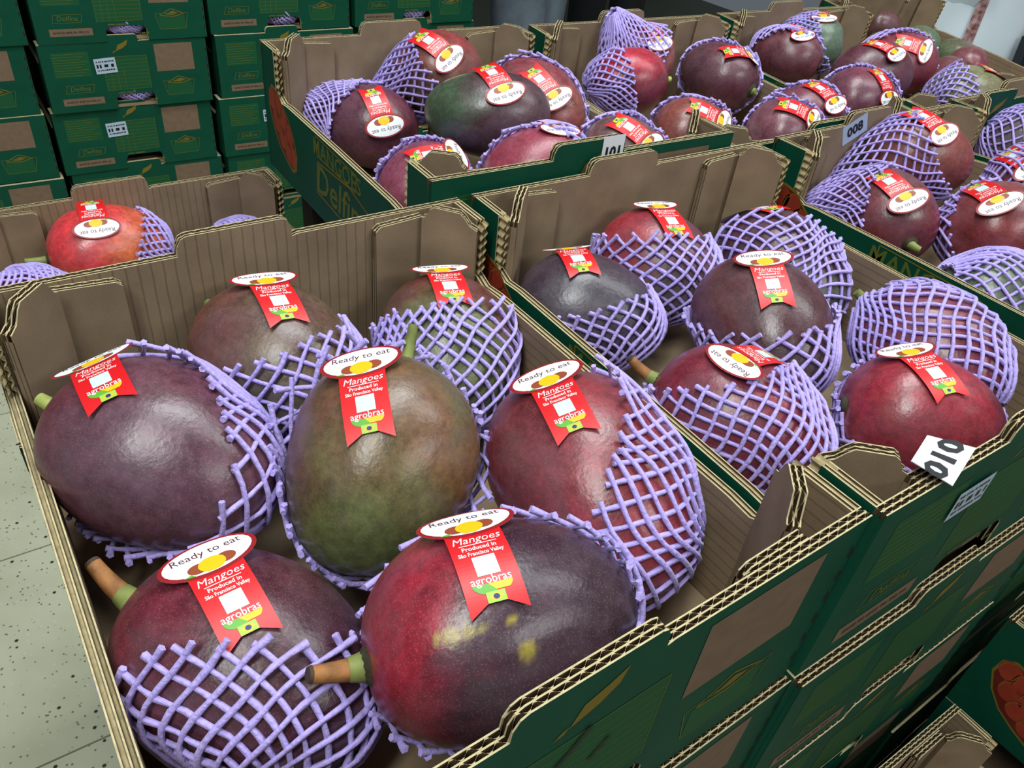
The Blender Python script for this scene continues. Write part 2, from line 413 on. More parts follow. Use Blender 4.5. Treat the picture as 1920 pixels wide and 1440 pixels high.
_cache = {}
def end_print():
    """artwork printed on a carton's short wall, plus painted dark perforation holes, in (s, z) metres"""
    f = Flat(); h = BH
    f.rect(.200, h-.060, .272, h-.008, M_PATCH)
    f.rect(.022, .013, .094, .026, M_PATCH); 
    f.dashes(.028, .088, .0195, .0034, M_PATCHTXT, 2)
    # table in the middle
    a0, a1, b0, b1 = .104, .184, .036, .098
    f.rect(a0, b0, a1, b1, M_OLIVE2, .5)
    f.line([(a0,b0),(a1,b0),(a1,b1),(a0,b1)], .0006, M_OLIVE, 1, True)
    for i in range(1, 9): f.line([(a0, b0+(b1-b0)*i/9),(a1, b0+(b1-b0)*i/9)], .0005, M_OLIVE)
    for i in range(1, 4): f.line([(a0+(a1-a0)*i/7, b0),(a0+(a1-a0)*i/7, b0+(b1-b0)*.62)], .0005, M_OLIVE)
    f.dashes(.122, .154, .030, .003, M_OLIVE, 1)
    # little leaf on the tab
    f.poly([(.131,h-.017),(.136,h-.006),(.146,h-.002),(.155,h+.003),(.152,h-.006),(.144,h-.012)], M_GOLD)
    f.poly([(.124,h-.020),(.128,h-.0165),(.131,h-.0155),(.129,h-.019)], M_GOLD)
    # text block and logo at the left
    for i in range(9): f.line([(.020, h-.018-.0048*i),(.020+.058-.006*((i*7) % 3), h-.018-.0048*i)], .0007, M_OLIVE)
    f.rect(.018, h-.060, .082, h-.014, M_OLIVE2, .5)
    f.line([(.030,.036),(.078,.036),(.082,.050),(.034,.050)], .0007, M_OLIVE, 1, True)
    f.text('Delfina', .0555, .043, .0125, M_OLIVE, 1.5, shear=.2)
    # carton drawing lower right
    f.line([(.214,.018),(.262,.018),(.268,.046),(.208,.046)], .0007, M_OLIVE, 1, True)
    f.rect(.214, .018, .262, .042, M_OLIVE2, .5)
    f.line([(.216,.043),(.238,.054),(.262,.045),(.240,.040)], .0012, M_GOLD, 1, True); f.poly([(.226,.044),(.240,.050),(.252,.046),(.240,.043)], M_GOLD)
    f.dashes(.176, .194, .013, .003, M_OLIVE, 1)
    for i in range(6): f.ellipse(.2972, .020+.0165*i, .0016, .0050, M_PATCHTXT, 1, 6); f.ellipse(.2974, .0195+.0165*i, .0011, .0042, M_INKHOLE, 1.5, 6)  # seam perforations: dark ovals painted for the shade in the holes
    return f
def side_print():
    """artwork printed on a carton's long wall, in (s, z) metres, s running towards the carton's front"""
    f = Flat(); g = Flat()
    out = [(.034,.070),(.036,.088),(.046,.097),(.060,.094),(.072,.084),(.086,.074),(.098,.058),(.104,.040),(.100,.024),(.090,.018),(.074,.024),(.056,.034),(.042,.050)]
    f.poly(out[::-1], M_GOLD, .5); c = (.069, .058)
    f.poly([(c[0]+(p[0]-c[0])*.93, c[1]+(p[1]-c[1])*.92) for p in out][::-1], M_PDARK, .8)
    for a, b, ra, rb in ((.046,.082,.010,.012),(.060,.078,.010,.013),(.054,.062,.009,.013),(.072,.066,.010,.014),(.068,.048,.010,.012),(.085,.056,.010,.013),(.082,.038,.009,.012),(.094,.036,.007,.011)):
        f.ellipse(a, b, ra, rb, M_PRED, 1.2); f.line([(a-ra*.9,b-rb*.3),(a-ra*.7,b+rb*.5),(a,b+rb*.95)], .0008, M_GOLD, 1.4)
    g.text('MANGOES', .180, .068, .022, M_OLIVE, 1, bold=.01)
    g.text('Delfina', .188, .038, .040, M_OLIVE, 1, shear=.15, bold=.01)
    g.line([(.133,.024),(.243,.018),(.245,.052),(.209,.060),(.137,.055)], .0016, M_GOLD, 1.2, True)
    g.line([(.137,.061),(.221,.061),(.223,.077),(.135,.079)], .0012, M_GOLD, 1.2, True)
    f.v = [(a-.020, b*.94, l) for a, b, l in f.v]
    return f, g

def carton_meshes(detail, flute_lines):
    key = (detail, flute_lines)
    if key in _cache: return _cache[key]
    inn = M_KRAFTX if flute_lines else M_KRAFT
    L = []
    bt, bo = top_end(), bot_end()
    L.append(('front_panel', panel(bt, bo, BW, (0,0,0), (1,0,0), (0,-1,0), M_GREEN, inn, detail).mesh('front_panel')))
    L.append(('back_panel', panel(bt, bo, BW, (0,BL,0), (1,0,0), (0,1,0), M_GREEN, inn, detail).mesh('back_panel')))
    ts = top_side(); fb_ = [(0,0),(BL-2*TH,0)]
    ts2 = [(min(max(s-TH,0), BL-2*TH), z) for s, z in ts]
    for x, n in ((0,-1),(BW,1)):
        L.append(('side_panel', panel(ts2, fb_, BL-2*TH, (x,TH,0), (0,1,0), (n,0,0), M_GREEN, M_KRAFTZ if detail else M_KRAFT, detail, 'h').mesh('side_panel')))
    b = MB(); b.box((TH,TH,.0005), (BW-TH,BL-TH,.006), M_KRAFT); L.append(('base', b.mesh('base')))
    if detail:
        cs, ce = .040, .034        # legs of the triangular corner posts along the side and end walls
        for sx in (0, 1):
            for sy in (0, 1):
                X = lambda x: x if sx == 0 else BW-x
                Y = lambda y: y if sy == 0 else BL-y
                p = Vector((X(TH+.0004), Y(cs), 0)); q = Vector((X(ce), Y(TH+.006), 0)); d = (q-p); ln = d.length; d /= ln
                nrm = Vector((-d.y, d.x, 0)); cen = Vector((BW/2, BL/2, 0))-p
                if nrm.dot(cen) > 0: nrm = -nrm            # outward = towards the corner
                h = BH
                jit = .002*((sx*2+sy) % 3-1)
                prof = [(0,h-.004),(ln*.14,h-.001),(ln*.24,h+.006+jit),(ln*.32,h+.009+jit),(ln*.78,h+.010+jit),(ln*.86,h+.006),(ln*.93,h+.0005),(ln,h-.001)]
                m = panel(prof, [(0,.007),(ln,.007)], ln, p+nrm*.0, d, nrm, M_KRAFT, M_KRAFT, True)
                L.append(('corner_brace', m.mesh('corner_brace')))
                fl = .036
                O = (X(ce+.001), Y(TH+.0005), 0); S = (1,0,0) if sx == 0 else (-1,0,0)
                m = panel([(0,h-.002),(fl*.9,h-.004),(fl,h-.007)], [(0,.007),(fl,.007)], fl, O, S, (0,-1,0) if sy == 0 else (0,1,0), M_KRAFT, M_KRAFT, True)
                L.append(('inner_flap', m.mesh('inner_flap')))
    ep = end_print(); sp, sl = side_print(); e = .00025
    L.append(('printed_design', ep.build('printed_design', lambda a, b, l: (a, -e*l, b), False)))
    L.append(('printed_design', ep.build('printed_design', lambda a, b, l: (BW-a, BL+e*l, b), False)))
    L.append(('printed_design', sp.build('printed_design', lambda a, b, l: (-e*l, BL-a, b), False)))
    L.append(('printed_design', sp.build('printed_design', lambda a, b, l: (BW+e*l, a, b), False)))
    L.append(('printed_lettering', sl.build('printed_lettering', lambda a, b, l: (-e*l, BL-a, b), False)))
    L.append(('printed_lettering', sl.build('printed_lettering', lambda a, b, l: (BW+e*l, a, b), False)))
    _cache[key] = L; return L

def carton(label, x, y, ztop, yaw=0.0, detail=False, lines=False, group=None, skip=()):
    r = empty('mango_carton', (x, y, ztop-BH), yaw)
    tag(r, label, 'carton', group)
    k = 0
    for nm, me in carton_meshes(detail, lines):
        if nm == 'printed_design':
            k += 1
            if k in skip: continue
        link(nm, me, r)
    return r

OPEN = {'A': (0, 0, 0, .0257), 'B': (.302, .003, .003, .006), 'D': (.270, .358, .015, -.004), 'E': (.594, .376, -.008, -.012),
        'F': (.912, .378, -.008, -.01), 'G': (.640, .010, .002, .02), 'H': (.955, .030, 0, 0), 'Z': (-.014, .366, -.122, .035),
        'K': (1.228, .45, -.030, .0), 'P': (.312, -.375, -.377, .0), 'Q': (.652, -.362, -.287, .02)}
OLAB = {'A': 'open green mango carton nearest the camera with kraft inside and seven big mangoes',
        'B': 'open green mango carton with a white 010 tag on its front edge',
        'D': 'open green mango carton with a 101 tag, mango picture on its long left side',
        'E': 'open mango carton behind the 008 carton, second from left in the back row',
        'F': 'open mango carton at the right end of the back row, beside the white apron',
        'G': 'open mango carton with an 008 tag on the tab of its back wall',
        'H': 'open mango carton cut off by the right edge, beside the 008 carton',
        'Z': 'open mango carton standing lower at left, holding one bright red mango',
        'K': 'far open kraft carton of loose green and red mangoes at upper right',
        'P': 'empty looking open carton low in the bottom right corner, kraft inside',
        'Q': 'green carton with red mango picture at the lower right edge'}
R_ = {}
for k, (x, y, z, yaw) in OPEN.items():
    R_[k] = carton(OLAB[k], x, y, z, yaw, True, k in 'AZ', 'open mango cartons on top of the stacks')
    if k == 'K': R_[k].rotation_euler.x = .10
    if k in 'EF': R_[k].rotation_euler.x = .055      # tilted a little, propped up at the back

for nm, lo, hi in (('open_flap', (.004, BL+.001, BH-.006), (.296, BL+.007, BH+.13)),):
    m = MB(); m.box(lo, hi, M_KRAFT); o = m.build(nm, R_['K']); o['label'] = 'kraft flap folded up at the back'
# lower cartons of the three front stacks
ordn = ['', 'second', 'third', 'fourth', 'fifth', 'sixth', 'seventh', 'eighth']
for k, nm in (('A', 'under the nearest carton'), ('B', 'under the carton with the white front tag'), ('G', 'under the carton tagged inside its back wall')):
    x, y, z, yaw = OPEN[k]
    for i in range(1, 7):
        if z-PITCH*i-BH < FLOOR-.002: break
        o = (.0012*math.sin(i*2.3+x*9), -.006+.0015*math.sin(i*1.7+x*5))
        carton('green mango carton stacked %s, %s from the top' % (nm, ordn[i]), x+o[0], y+o[1], z-PITCH*i, yaw+.003*math.sin(i*3+x), True if (i <= 2 and k != 'G') else False,
               False, 'green cartons in the lower layers of the front stacks')
for k, nm in (('P', 'below the empty carton at the bottom right'), ('Q', 'below the carton with mango picture at lower right')):
    x, y, z, yaw = OPEN[k]
    for i in range(1, 6):
        if z-PITCH*i-BH < FLOOR-.002: break
        carton('green mango carton %s, %s of its stack' % (nm, ordn[i]), x, y, z-PITCH*i, yaw, False, False, 'green cartons in the lower layers of the front stacks')

# display platforms under the rear open cartons
M_WOOD = mat('dark_wood', (58, 46, 36), rough=.8, var=.3, scale=14)
def platform(label, x0, y0, x1, y1, ztop):
    r = empty('display_platform', ((x0+x1)/2, (y0+y1)/2, FLOOR)); tag(r, label, 'platform')
    hx, hy, hz = (x1-x0)/2, (y1-y0)/2, ztop-FLOOR
    m = MB(); m.box((-hx,-hy,hz-.022), (hx,hy,hz), M_WOOD); m.build('deck_board', r)
    for sx in (-1, 1):
        for sy in (-1, 1):
            m = MB(); m.box((sx*hx-.03*(sx > 0)-.0, sy*hy-.03*(sy > 0), 0), (sx*hx+.03*(sx < 0), sy*hy+.03*(sy < 0), hz-.022), M_WOOD); m.build('leg', r)
    return r
platform('dark wooden platform under the 101 carton and its neighbours', .58, .378, 1.215, .73, -.008-BH-.0005)
platform('dark wooden platform under the carton with the upside down tag', .30, .375, .565, .70, .015-BH)
platform('low dark wooden platform under the carton with the bright red mango', -.002, .385, .245, .70, -.122-BH)
platform('dark wooden platform under the carton at the right edge', .957, .032, 1.253, .374, -BH)
platform('dark wooden platform under the far carton of loose mangoes', 1.23, .452, 1.526, .798, -.030-BH)
pb = platform('small dark wooden platform under the stack at lower right', .64, -.375, .97, .0, OPEN['Q'][2]-PITCH*3-BH)

# stacks of closed cartons at the back left, on pallets
M_PAL = mat('pallet_wood', (112, 92, 70), rough=.85, var=.3, scale=12)
BYY = 1.62
def pallet(label, x0, x1):
    r = empty('pallet', ((x0+x1)/2, BYY+.2, FLOOR)); tag(r, label, 'pallet', 'wooden pallets under the back stacks')
    hx = (x1-x0)/2
    for i in range(5):
        yy = -.2+.4*i/4*.9
        m = MB(); m.box((-hx, yy, .125), (hx, yy+.05, .147), M_PAL); m.build('plank', r)
    for xx in (-hx, -.04, hx-.08):
        m = MB(); m.box((xx, -.2, .02), (xx+.08, .21, .125), M_PAL); m.build('runner', r)
        m = MB(); m.box((xx, -.2, 0), (xx+.08, .21, .02), M_PAL); m.build('plank', r)
pallet('wooden pallet under the left half of the back stacks', -.48, .46)
pallet('wooden pallet under the right half of the back stacks', .47, 1.10)
BX0, BPX = .154, .3155
COLN = {-2: 'first', -1: 'second', 0: 'third', 1: 'fourth', 2: 'fifth'}
ROWN = ['bottom', 'second from the floor', 'third from the floor', 'fourth from the floor', 'fifth from the floor', 'sixth from the floor', 'topmost']
STACK_Z0 = -.734
def white_label(parent, a, b, w, h, rot=0, m=M_BLUEW, rows=3):
    f = Flat(); f.rect(-w/2, -h/2, w/2, h/2, m, 1); 
    for i in range(rows):
        bb = h*.28-h*.28*i
        f.dashes(-w*.42, w*.42, bb, h*(.26 if i == 1 else .10), M_TEXTK, 2, i)
    c, s = math.cos(rot), math.sin(rot)
    return f.build('paper_label', lambda x, z, l: (a+c*x-s*z, -.0011-.0002*l, b+s*x+c*z), parent)
for ci in range(-2, 3):
    for ri in range(7):
        x = BX0+BPX*ci+.005*math.sin(ri*2.1+ci); z = STACK_Z0+PITCH*(ri+1)-.001
        r = carton('closed green carton in the back stacks, %s column from the left, %s' % (COLN[ci], ROWN[ri]), x, BYY+.006*math.sin(ri*1.3+ci*2), z, .006*math.sin(ri+ci*3), False, False,
               'green cartons stacked on pallets at the back left')
        if (ci, ri) in ((0, 3), (0, 2)): white_label(r, .108 if ri == 3 else .110, .083, .038, .028, .05)
        if (ci, ri) == (1, 2): white_label(r, .108, .083, .034, .026, .03)

# tags on the open cartons
def quad_tag(name, parent, pts, txt, size, up=1, m=M_WHITE, rows=None, label=None):
    """stiff white paper tag spanned by 4 local corner points (bottom-left, bottom-right, top-right, top-left)"""
    a, b, c, d = [Vector(p) for p in pts]; n = (b-a).cross(d-a).normalized()
    f = Flat(); W = (b-a).length; H = (d-a).length
    f.rect(0, 0, W, H, m, 1); f.text(txt, W/2, H/2, size, M_TEXTK, 2, bold=.04)
    k = len(f.v); f.v += [(0,0,-1),(W,0,-1),(W,H,-1),(0,H,-1)]; f.f.append((k+3,k+2,k+1,k)); f.m.append(m)
    def fn(x, y, l):
        u, v = x/W, y/H
        p = a*(1-u)*(1-v)+b*u*(1-v)+c*u*v+d*(1-u)*v
        return p+n*.0002*l
    o = f.build(name, fn, parent)
    if label: o['label'] = label
    return o
def loc(k, p):          # world -> carton local
    r = R_[k]; return (Matrix.Translation(r.location) @ Matrix.Rotation(r.rotation_euler.z, 4, 'Z')).inverted() @ Vector(p)
quad_tag('number_tag', R_['B'], [loc('B', p) for p in ((.3575,.0235,.0115),(.3345,.0165,.0105),(.345,-.0010,.0050),(.376,.0075,.0085))], '010', .0175, label='white tag reading 010')
quad_tag('number_tag', R_['D'], [loc('D', p) for p in ((.4425,.3572,.0285),(.4205,.3572,.0285),(.4205,.3572,.003),(.4425,.3572,.003))], '101', .0125, label='white tag reading 101, upside down')
quad_tag('number_tag', R_['G'], [loc('G', p) for p in ((.738,.3555,-.019),(.771,.3555,-.006),(.7605,.3555,.0135),(.7285,.3555,.0005))], '008', .0150, m=M_BLUEW, label='pale tag reading 008')
white_label(R_['B'], .092, .093, .034, .021, .02)
# marker strokes on the nearest carton's front
f = Flat(); f.line([(.114,.072),(.126,.080),(.136,.091),(.143,.100)], .0022, M_INKHOLE, 3); f.line([(.147,.070),(.156,.080)], .0020, M_INKHOLE, 3)
f.build('marker_strokes', lambda a, b, l: (a, -.00030*l, b), R_['A'])

# ------------------------------------------------------------------ mangoes
def frame(az, el):
    az, el = math.radians(az), math.radians(el)
    a = np.array([math.cos(el)*math.cos(az), math.cos(el)*math.sin(az), math.sin(el)])
    s = np.array([-math.sin(az), math.cos(az), 0]); u = np.cross(a, s)
    return np.stack([a, s, u], 1)
def dirv(az, el):
    az, el = math.radians(az), math.radians(el)
    return np.array([math.cos(el)*math.cos(az), math.cos(el)*math.sin(az), math.sin(el)])

class Shape:
    """a mango: long axis local +x towards the stem; star shaped about its centre"""
    def __init__(s, L, W, asym=.10, bend=.003): s.L, s.W, s.T, s.as_, s.bend = L, W, W*.95, asym, bend
    def pt(s, th, ph):
        c, r = np.cos(th), np.abs(np.sin(th))**.92*(1+s.as_*np.cos(th))
        dim = .0025*np.exp(-((1-c)/.02))                     # little hollow where the stem sits
        x = s.L/2*c-dim
        return np.stack([x, s.W/2*r*np.cos(ph)+s.bend*(c*c-.4), s.T/2*r*np.sin(ph)], -1)
    def inside(s, P):
        c = np.clip(P[..., 0]/(s.L/2), -1, 1)
        r = np.maximum(1-c*c, 0)**.46*(1+s.as_*c)
        y = (P[..., 1]-s.bend*(c*c-.4))/(s.W/2); z = P[..., 2]/(s.T/2)
        return (np.abs(P[..., 0]) < s.L/2) & (y*y+z*z < r*r)
    def radius(s, D):
        lo = np.zeros(D.shape[:-1]); hi = np.full(D.shape[:-1], s.L)
        for _ in range(22):
            m = (lo+hi)/2; i = s.inside(D*m[..., None]); lo = np.where(i, m, lo); hi = np.where(i, hi, m)
        return lo

def smooth(a, b, x): t = np.clip((x-a)/(b-a), 0, 1); return t*t*(3-2*t)

def body_mesh(sh, E, cols, seed, nt=40, npz=48, spots=()):
    th = np.linspace(0, np.pi, nt)[:, None]+np.zeros((1, npz)); ph = np.zeros((nt, 1))+np.linspace(0, 2*np.pi, npz, endpoint=False)[None, :]
    th[0] = .004; th[-1] = np.pi-.004
    P = sh.pt(th, ph).reshape(-1, 3)
    for i, p in enumerate(P):                                # gentle unevenness
        d = p/np.linalg.norm(p); P[i] = p*(1+.010*noise.noise(Vector(d*1.7)+Vector((seed, 0, 0))))
    f = []
    for i in range(nt-1):
        for j in range(npz):
            j2 = (j+1) % npz; f.append((i*npz+j, i*npz+j2, (i+1)*npz+j2, (i+1)*npz+j))
    f.append(tuple(range(npz))[::-1]); f.append(tuple((nt-1)*npz+j for j in range(npz)))
    me = bpy.data.meshes.new('fruit'); me.from_pydata(P.tolist(), [], f)
    me.polygons.foreach_set('use_smooth', [True]*len(f)); me.materials.append(M_SKIN)
    D = P/np.linalg.norm(P, axis=1)[:, None]; Dw = D@E.T
    n1 = np.array([noise.fractal(Vector(d*1.4)+Vector((seed*3.1, 1, 2)), 1.0, 2.0, 4) for d in D])
    n2 = np.array([noise.fractal(Vector((d[0]*1.2, d[1]*5, d[2]*5))+Vector((seed*1.7, 5, 2)), 1.0, 2.0, 4) for d in D])
    base = np.array(s2l(cols[0]))
    C = np.repeat(base[None], len(P), 0)
    for c, (az, el), t0, t1, k in cols[1]:
        v = Dw@dirv(az, el)+.30*n1+.12*n2
        w = (smooth(t0, t1, v)*k)[:, None]; C = C*(1-w)+np.array(s2l(c))[None]*w
    C = C*(1+.12*n2)[:, None]
    for d, rad, k in spots:                                  # corky yellow blotches
        d = np.array(d)/np.linalg.norm(d); a = np.arccos(np.clip(Dw@d, -1, 1))*(1+.5*n2)
        w = ((1-smooth(rad*.4, rad, a))*k)[:, None]
        C = C*(1-w)+np.array(s2l((168, 150, 44)))[None]*w
    at = me.color_attributes.new('skin', 'FLOAT_COLOR', 'POINT')
    at.data.foreach_set('color', np.concatenate([np.clip(C, .002, 1), np.ones((len(C), 1))], 1).ravel())
    me.update(); return me

def foam_net(sh, E, az, el, thmax, tail=0.0, N=25, seed=0, lift=.003, th0=.16, rad=.00135, sides=5, taildir=None, gather=0.0):
    """diamond lattice of foam strands wrapped on the fruit; opens towards (az, el)"""
    n = dirv(az, el)@E; n = n/np.linalg.norm(n)
    t = np.array([0, 0, 1.0]) if abs(n[2]) < .8 else np.array([0, 1.0, 0])
    e1 = np.cross(n, t); e1 /= np.linalg.norm(e1); e2 = np.cross(n, e1)
    rg = np.random.RandomState(seed+11)
    thm = math.radians(thmax); row = round(thm/(math.pi/N)); thm = row*math.pi/N+.045
    mb = MB(); steps = max(10, int((thm-th0)/.085))
    off = rg.rand(6)*6.28
    td = None if taildir is None else (dirv(*taildir)@E)
    for sg in (1, -1):
        for k in range(N):
            end = thm+rg.uniform(-.035, .05)
            th = np.linspace(th0, end, steps)
            ph = 2*np.pi*k/N+sg*th+.05*np.sin(3*th+off[0])
            ph = ph+.17*np.sin(ph*2+off[1]+.6*np.sin(th*2))+.05*np.sin(ph*5+th*3+off[2])
            D = -n[None]*np.cos(th)[:, None]+(e1[None]*np.cos(ph)[:, None]+e2[None]*np.sin(ph)[:, None])*np.sin(th)[:, None]
            r = sh.radius(D)
            u = np.clip((th-(thm-.30))/.30, 0, 1.3)
            wob = .0008*np.sin(ph*4+th*5+off[3])+.0007*np.sin(ph*7-th*9+off[4])
            o = .0019+wob+lift*u*u*(.6+.5*np.sin(ph*2+off[5]))+.0006*sg
            R = r+o
            if tail and td is None:
                w = np.clip(1-th/.85, 0, 1)**1.5; R = R+tail*w
            P = D*R[:, None]
            if td is not None and tail: P = P+td[None]*(tail*np.clip(1-th/1.25, 0, 1)[:, None]**1.3)
            rr = rad*(1+.22*rg.randn(steps)*.5); rr[-1] *= 1.25
            mb.tube(P.tolist(), np.clip(rr, rad*.6, rad*1.7).tolist(), M_NET, n=sides)
    return mb

# ---- sticker artwork, millimetres: a across, b along (0 = centre of the oval, positive towards the ribbon tail)
def sticker_art():
    f = Flat()
    for lay, m, k in ((-.6, M_BACK, 0), (0, M_RED, 0)):
        f.strip(lambda b: -13.6, lambda b: 13.6, 6, 48.5, 20, m, lay)
        f.strip(lambda b: -13.6, lambda b: -13.6*(b-48.5)/8, 48.5, 56.5, 5, m, lay)
        f.strip(lambda b: 13.6*(b-48.5)/8, lambda b: 13.6, 48.5, 56.5, 5, m, lay)
    f.ellipse(0, 0, 24.5, 13.2, M_BACK, -.3, 14); f.ellipse(0, 0, 24.5, 13.2, M_RIM, .5, 14); f.ellipse(0, -.3, 22.2, 11.4, M_WHITE, 1, 14)
    f.text('Ready to eat', 0, -4.4, 7.0, M_TXT, 2, flip=-1, sx=.98)
    f.ellipse(-7.0, 5.8, 5.0, 3.6, M_PMANG, 2.0, 8); f.ellipse(7.0, 5.0, 5.2, 3.7, M_PMANG, 2.0, 8); f.ellipse(0, 5.8, 6.8, 5.0, M_YEL, 3, 8)
    f.poly([(-15,9),(-11,8.2),(-9,10.4)], M_SGRN, 2.5)
    f.text('Mangoes', 0, 16.2, 6.6, M_WTXT, 2, flip=-1, shear=.25)
    f.strip(lambda b: -9, lambda b: 9, 19.3, 19.8, 1, M_WTXT, 2)
    f.text('Produced in', 0, 22.0, 3.4, M_WTXT, 2, flip=-1, bold=.02)
    f.text('S\u00e3o Francisco Valley', 0, 25.4, 3.1, M_WTXT, 2, flip=-1, bold=.02, sx=.85)
    f.strip(lambda b: -5.4, lambda b: 5.4, 27.5, 38, 5, M_QR, 2)
    f.text('agrobras', 0, 40.3, 5.8, M_WTXT, 2.2, flip=-1, bold=.008, sx=.94)
    f.strip(lambda b: -9.4*math.sqrt(max(0, 1-((b-42.2)/5.4)**2)), lambda b: 1.2, 42.2, 46.6, 4, M_SGRN, 2)
    f.strip(lambda b: -2+(b-42.2)*.9, lambda b: 9.4*math.sqrt(max(0, 1-((b-42.2)/5.4)**2)), 42.2, 45.6, 4, M_YEL, 2.4)
    f.strip(lambda b: -4.4, lambda b: 4.4, 46.2, 51.2, 3, M_SGRN2, 3)
    f.poly([(0,46.9),(3.4,48.7),(0,50.6),(-3.4,48.7)][::-1], M_YEL, 3.5); f.ellipse(0, 48.7, 1.5, 1.3, M_BLUE, 4, 6)
    return f
ART = sticker_art()

def sticker(root, sh, E, c0, spec):
    (u1, v1), b1, (u2, v2), b2 = spec[:4]; opt = spec[4] if len(spec) > 4 else {}
    S = np.array([sh.L/2, sh.W/2, sh.T/2])
    o = (CAM_C-c0)@E; d = ray(u1, v1)@E
    # march along the ray to the skin
    ts = np.linspace(.05, 2.6, 6000); P = o[None]+d[None]*ts[:, None]; ins = sh.inside(P)
    if ins.any(): p = P[np.argmax(ins)]
    else:
        q = P/S; p = P[np.argmin((q*q).sum(1))]; dd = p/np.linalg.norm(p); p = dd*sh.radius(dd[None])[0]
    e = 1e-3; dd = p/np.linalg.norm(p)
    t1 = np.cross(dd, [0, 0, 1.0]); t1 /= np.linalg.norm(t1); t2 = np.cross(dd, t1)
    S0 = lambda q: (q/np.linalg.norm(q))*sh.radius((q/np.linalg.norm(q))[None])[0]
    n = np.cross(S0(dd+t1*.04)-S0(dd-t1*.04), S0(dd+t2*.04)-S0(dd-t2*.04)); n /= np.linalg.norm(n)
    if n@dd < 0: n = -n
    d2 = ray(u2, v2)@E; tt = ((p-o)@n)/(d2@n); q = o+d2*tt
    t = (q-p)*(1 if b2 > b1 else -1); t -= n*(t@n); t /= np.linalg.norm(t)
    if 'spin' in opt:
        a = math.radians(opt['spin']); t = t*math.cos(a)+np.cross(n, t)*math.sin(a)
    bn = np.cross(n, t)                      # a axis: so that (a, -b, normal) is right handed when read
    sc = .00084*opt.get('scale', 1)
    # curvature of the skin along the ribbon
    def depth(s):
        a = p+t*s
        lo, hi = -.06, .06
        for _ in range(26):
            m = (lo+hi)/2
            if sh.inside((a-n*m)[None])[0]: hi = m
            else: lo = m
        return (lo+hi)/2
    ks = []
    for s in (-.022, -.014, .014, .022):
        h = depth(s)
        if h < .058: ks.append(2*h/(s*s))
    kappa = (np.median(ks) if ks else 20)*opt.get('k', .80)
    kappa = max(min(kappa, 30), 4)
    sb = b1*sc
    def raw(a, b, l):
        s = b*sc-sb; ang = s*kappa
        return p+t*(math.sin(ang)/kappa)-n*((1-math.cos(ang))/kappa)+bn*(a*sc)
    pts = np.array([raw(a, b, 0) for a, b in [(x, y) for y in range(-13, 57, 3) for x in ((-12, 0, 12) if y > 8 else (-20, -10, 0, 10, 20))]])
    push = 0.0
    for _ in range(12):
        if not sh.inside(pts+n*push*1.0-n*.0002).any(): break
        push += .0006
    push += .0006
    def fn(a, b, l):
        s = b*sc-sb; ang = s*kappa; nn = n*math.cos(ang)+t*math.sin(ang)
        v = raw(a, b, l)+n*push+nn*(.00009*l)
        return tuple(v)
    ob = ART.build('sticker', fn, root); return ob

def stem(root, sh, E, kind, ln, bend, r0=.0042):
    tip = np.array([sh.L/2-.0035, sh.bend*.6, 0]); w = np.array(bend, float)@E
    pts, rad = [], []
    for i in range(8):
        u = i/7; pts.append(tip+np.array([1, 0, 0])*ln*u+w*ln*u*u); rad.append(r0*(1.0-.35*u+.18*math.exp(-((u-.18)/.12)**2)))
    mb = MB()
    ma = {'green': M_STEM_G, 'pale': M_STEM_Y, 'brown': M_STEM_B, 'dark': M_STEM_D}[kind]
    mb.tube([p.tolist() for p in pts], rad, ma, n=10)
    o = mb.build('stem', root, True)
    c = MB(); c.tube([(tip+np.array([-.001, 0, 0])).tolist(), (tip+np.array([.0015, 0, 0])).tolist(), (tip+np.array([.004, 0, 0])).tolist()], [r0*1.9, r0*1.6, r0*1.05], M_CAL if kind != 'pale' else M_STEM_Y, n=12)
    c.build('stem_collar', root, True)
    if kind == 'brown':
        g = MB(); g.tube([p.tolist() for p in pts[1:4]], [x*1.05 for x in rad[1:4]], M_STEM_G, n=10, cap=False); g.build('stem_base', root, True)
        k = MB(); k.tube([pts[-1].tolist(), (pts[-1]+(pts[-1]-pts[-2])*.35).tolist()], [rad[-1]*1.05, rad[-1]*.9], M_STEM_D, n=10); k.build('stem_tip', root, True)

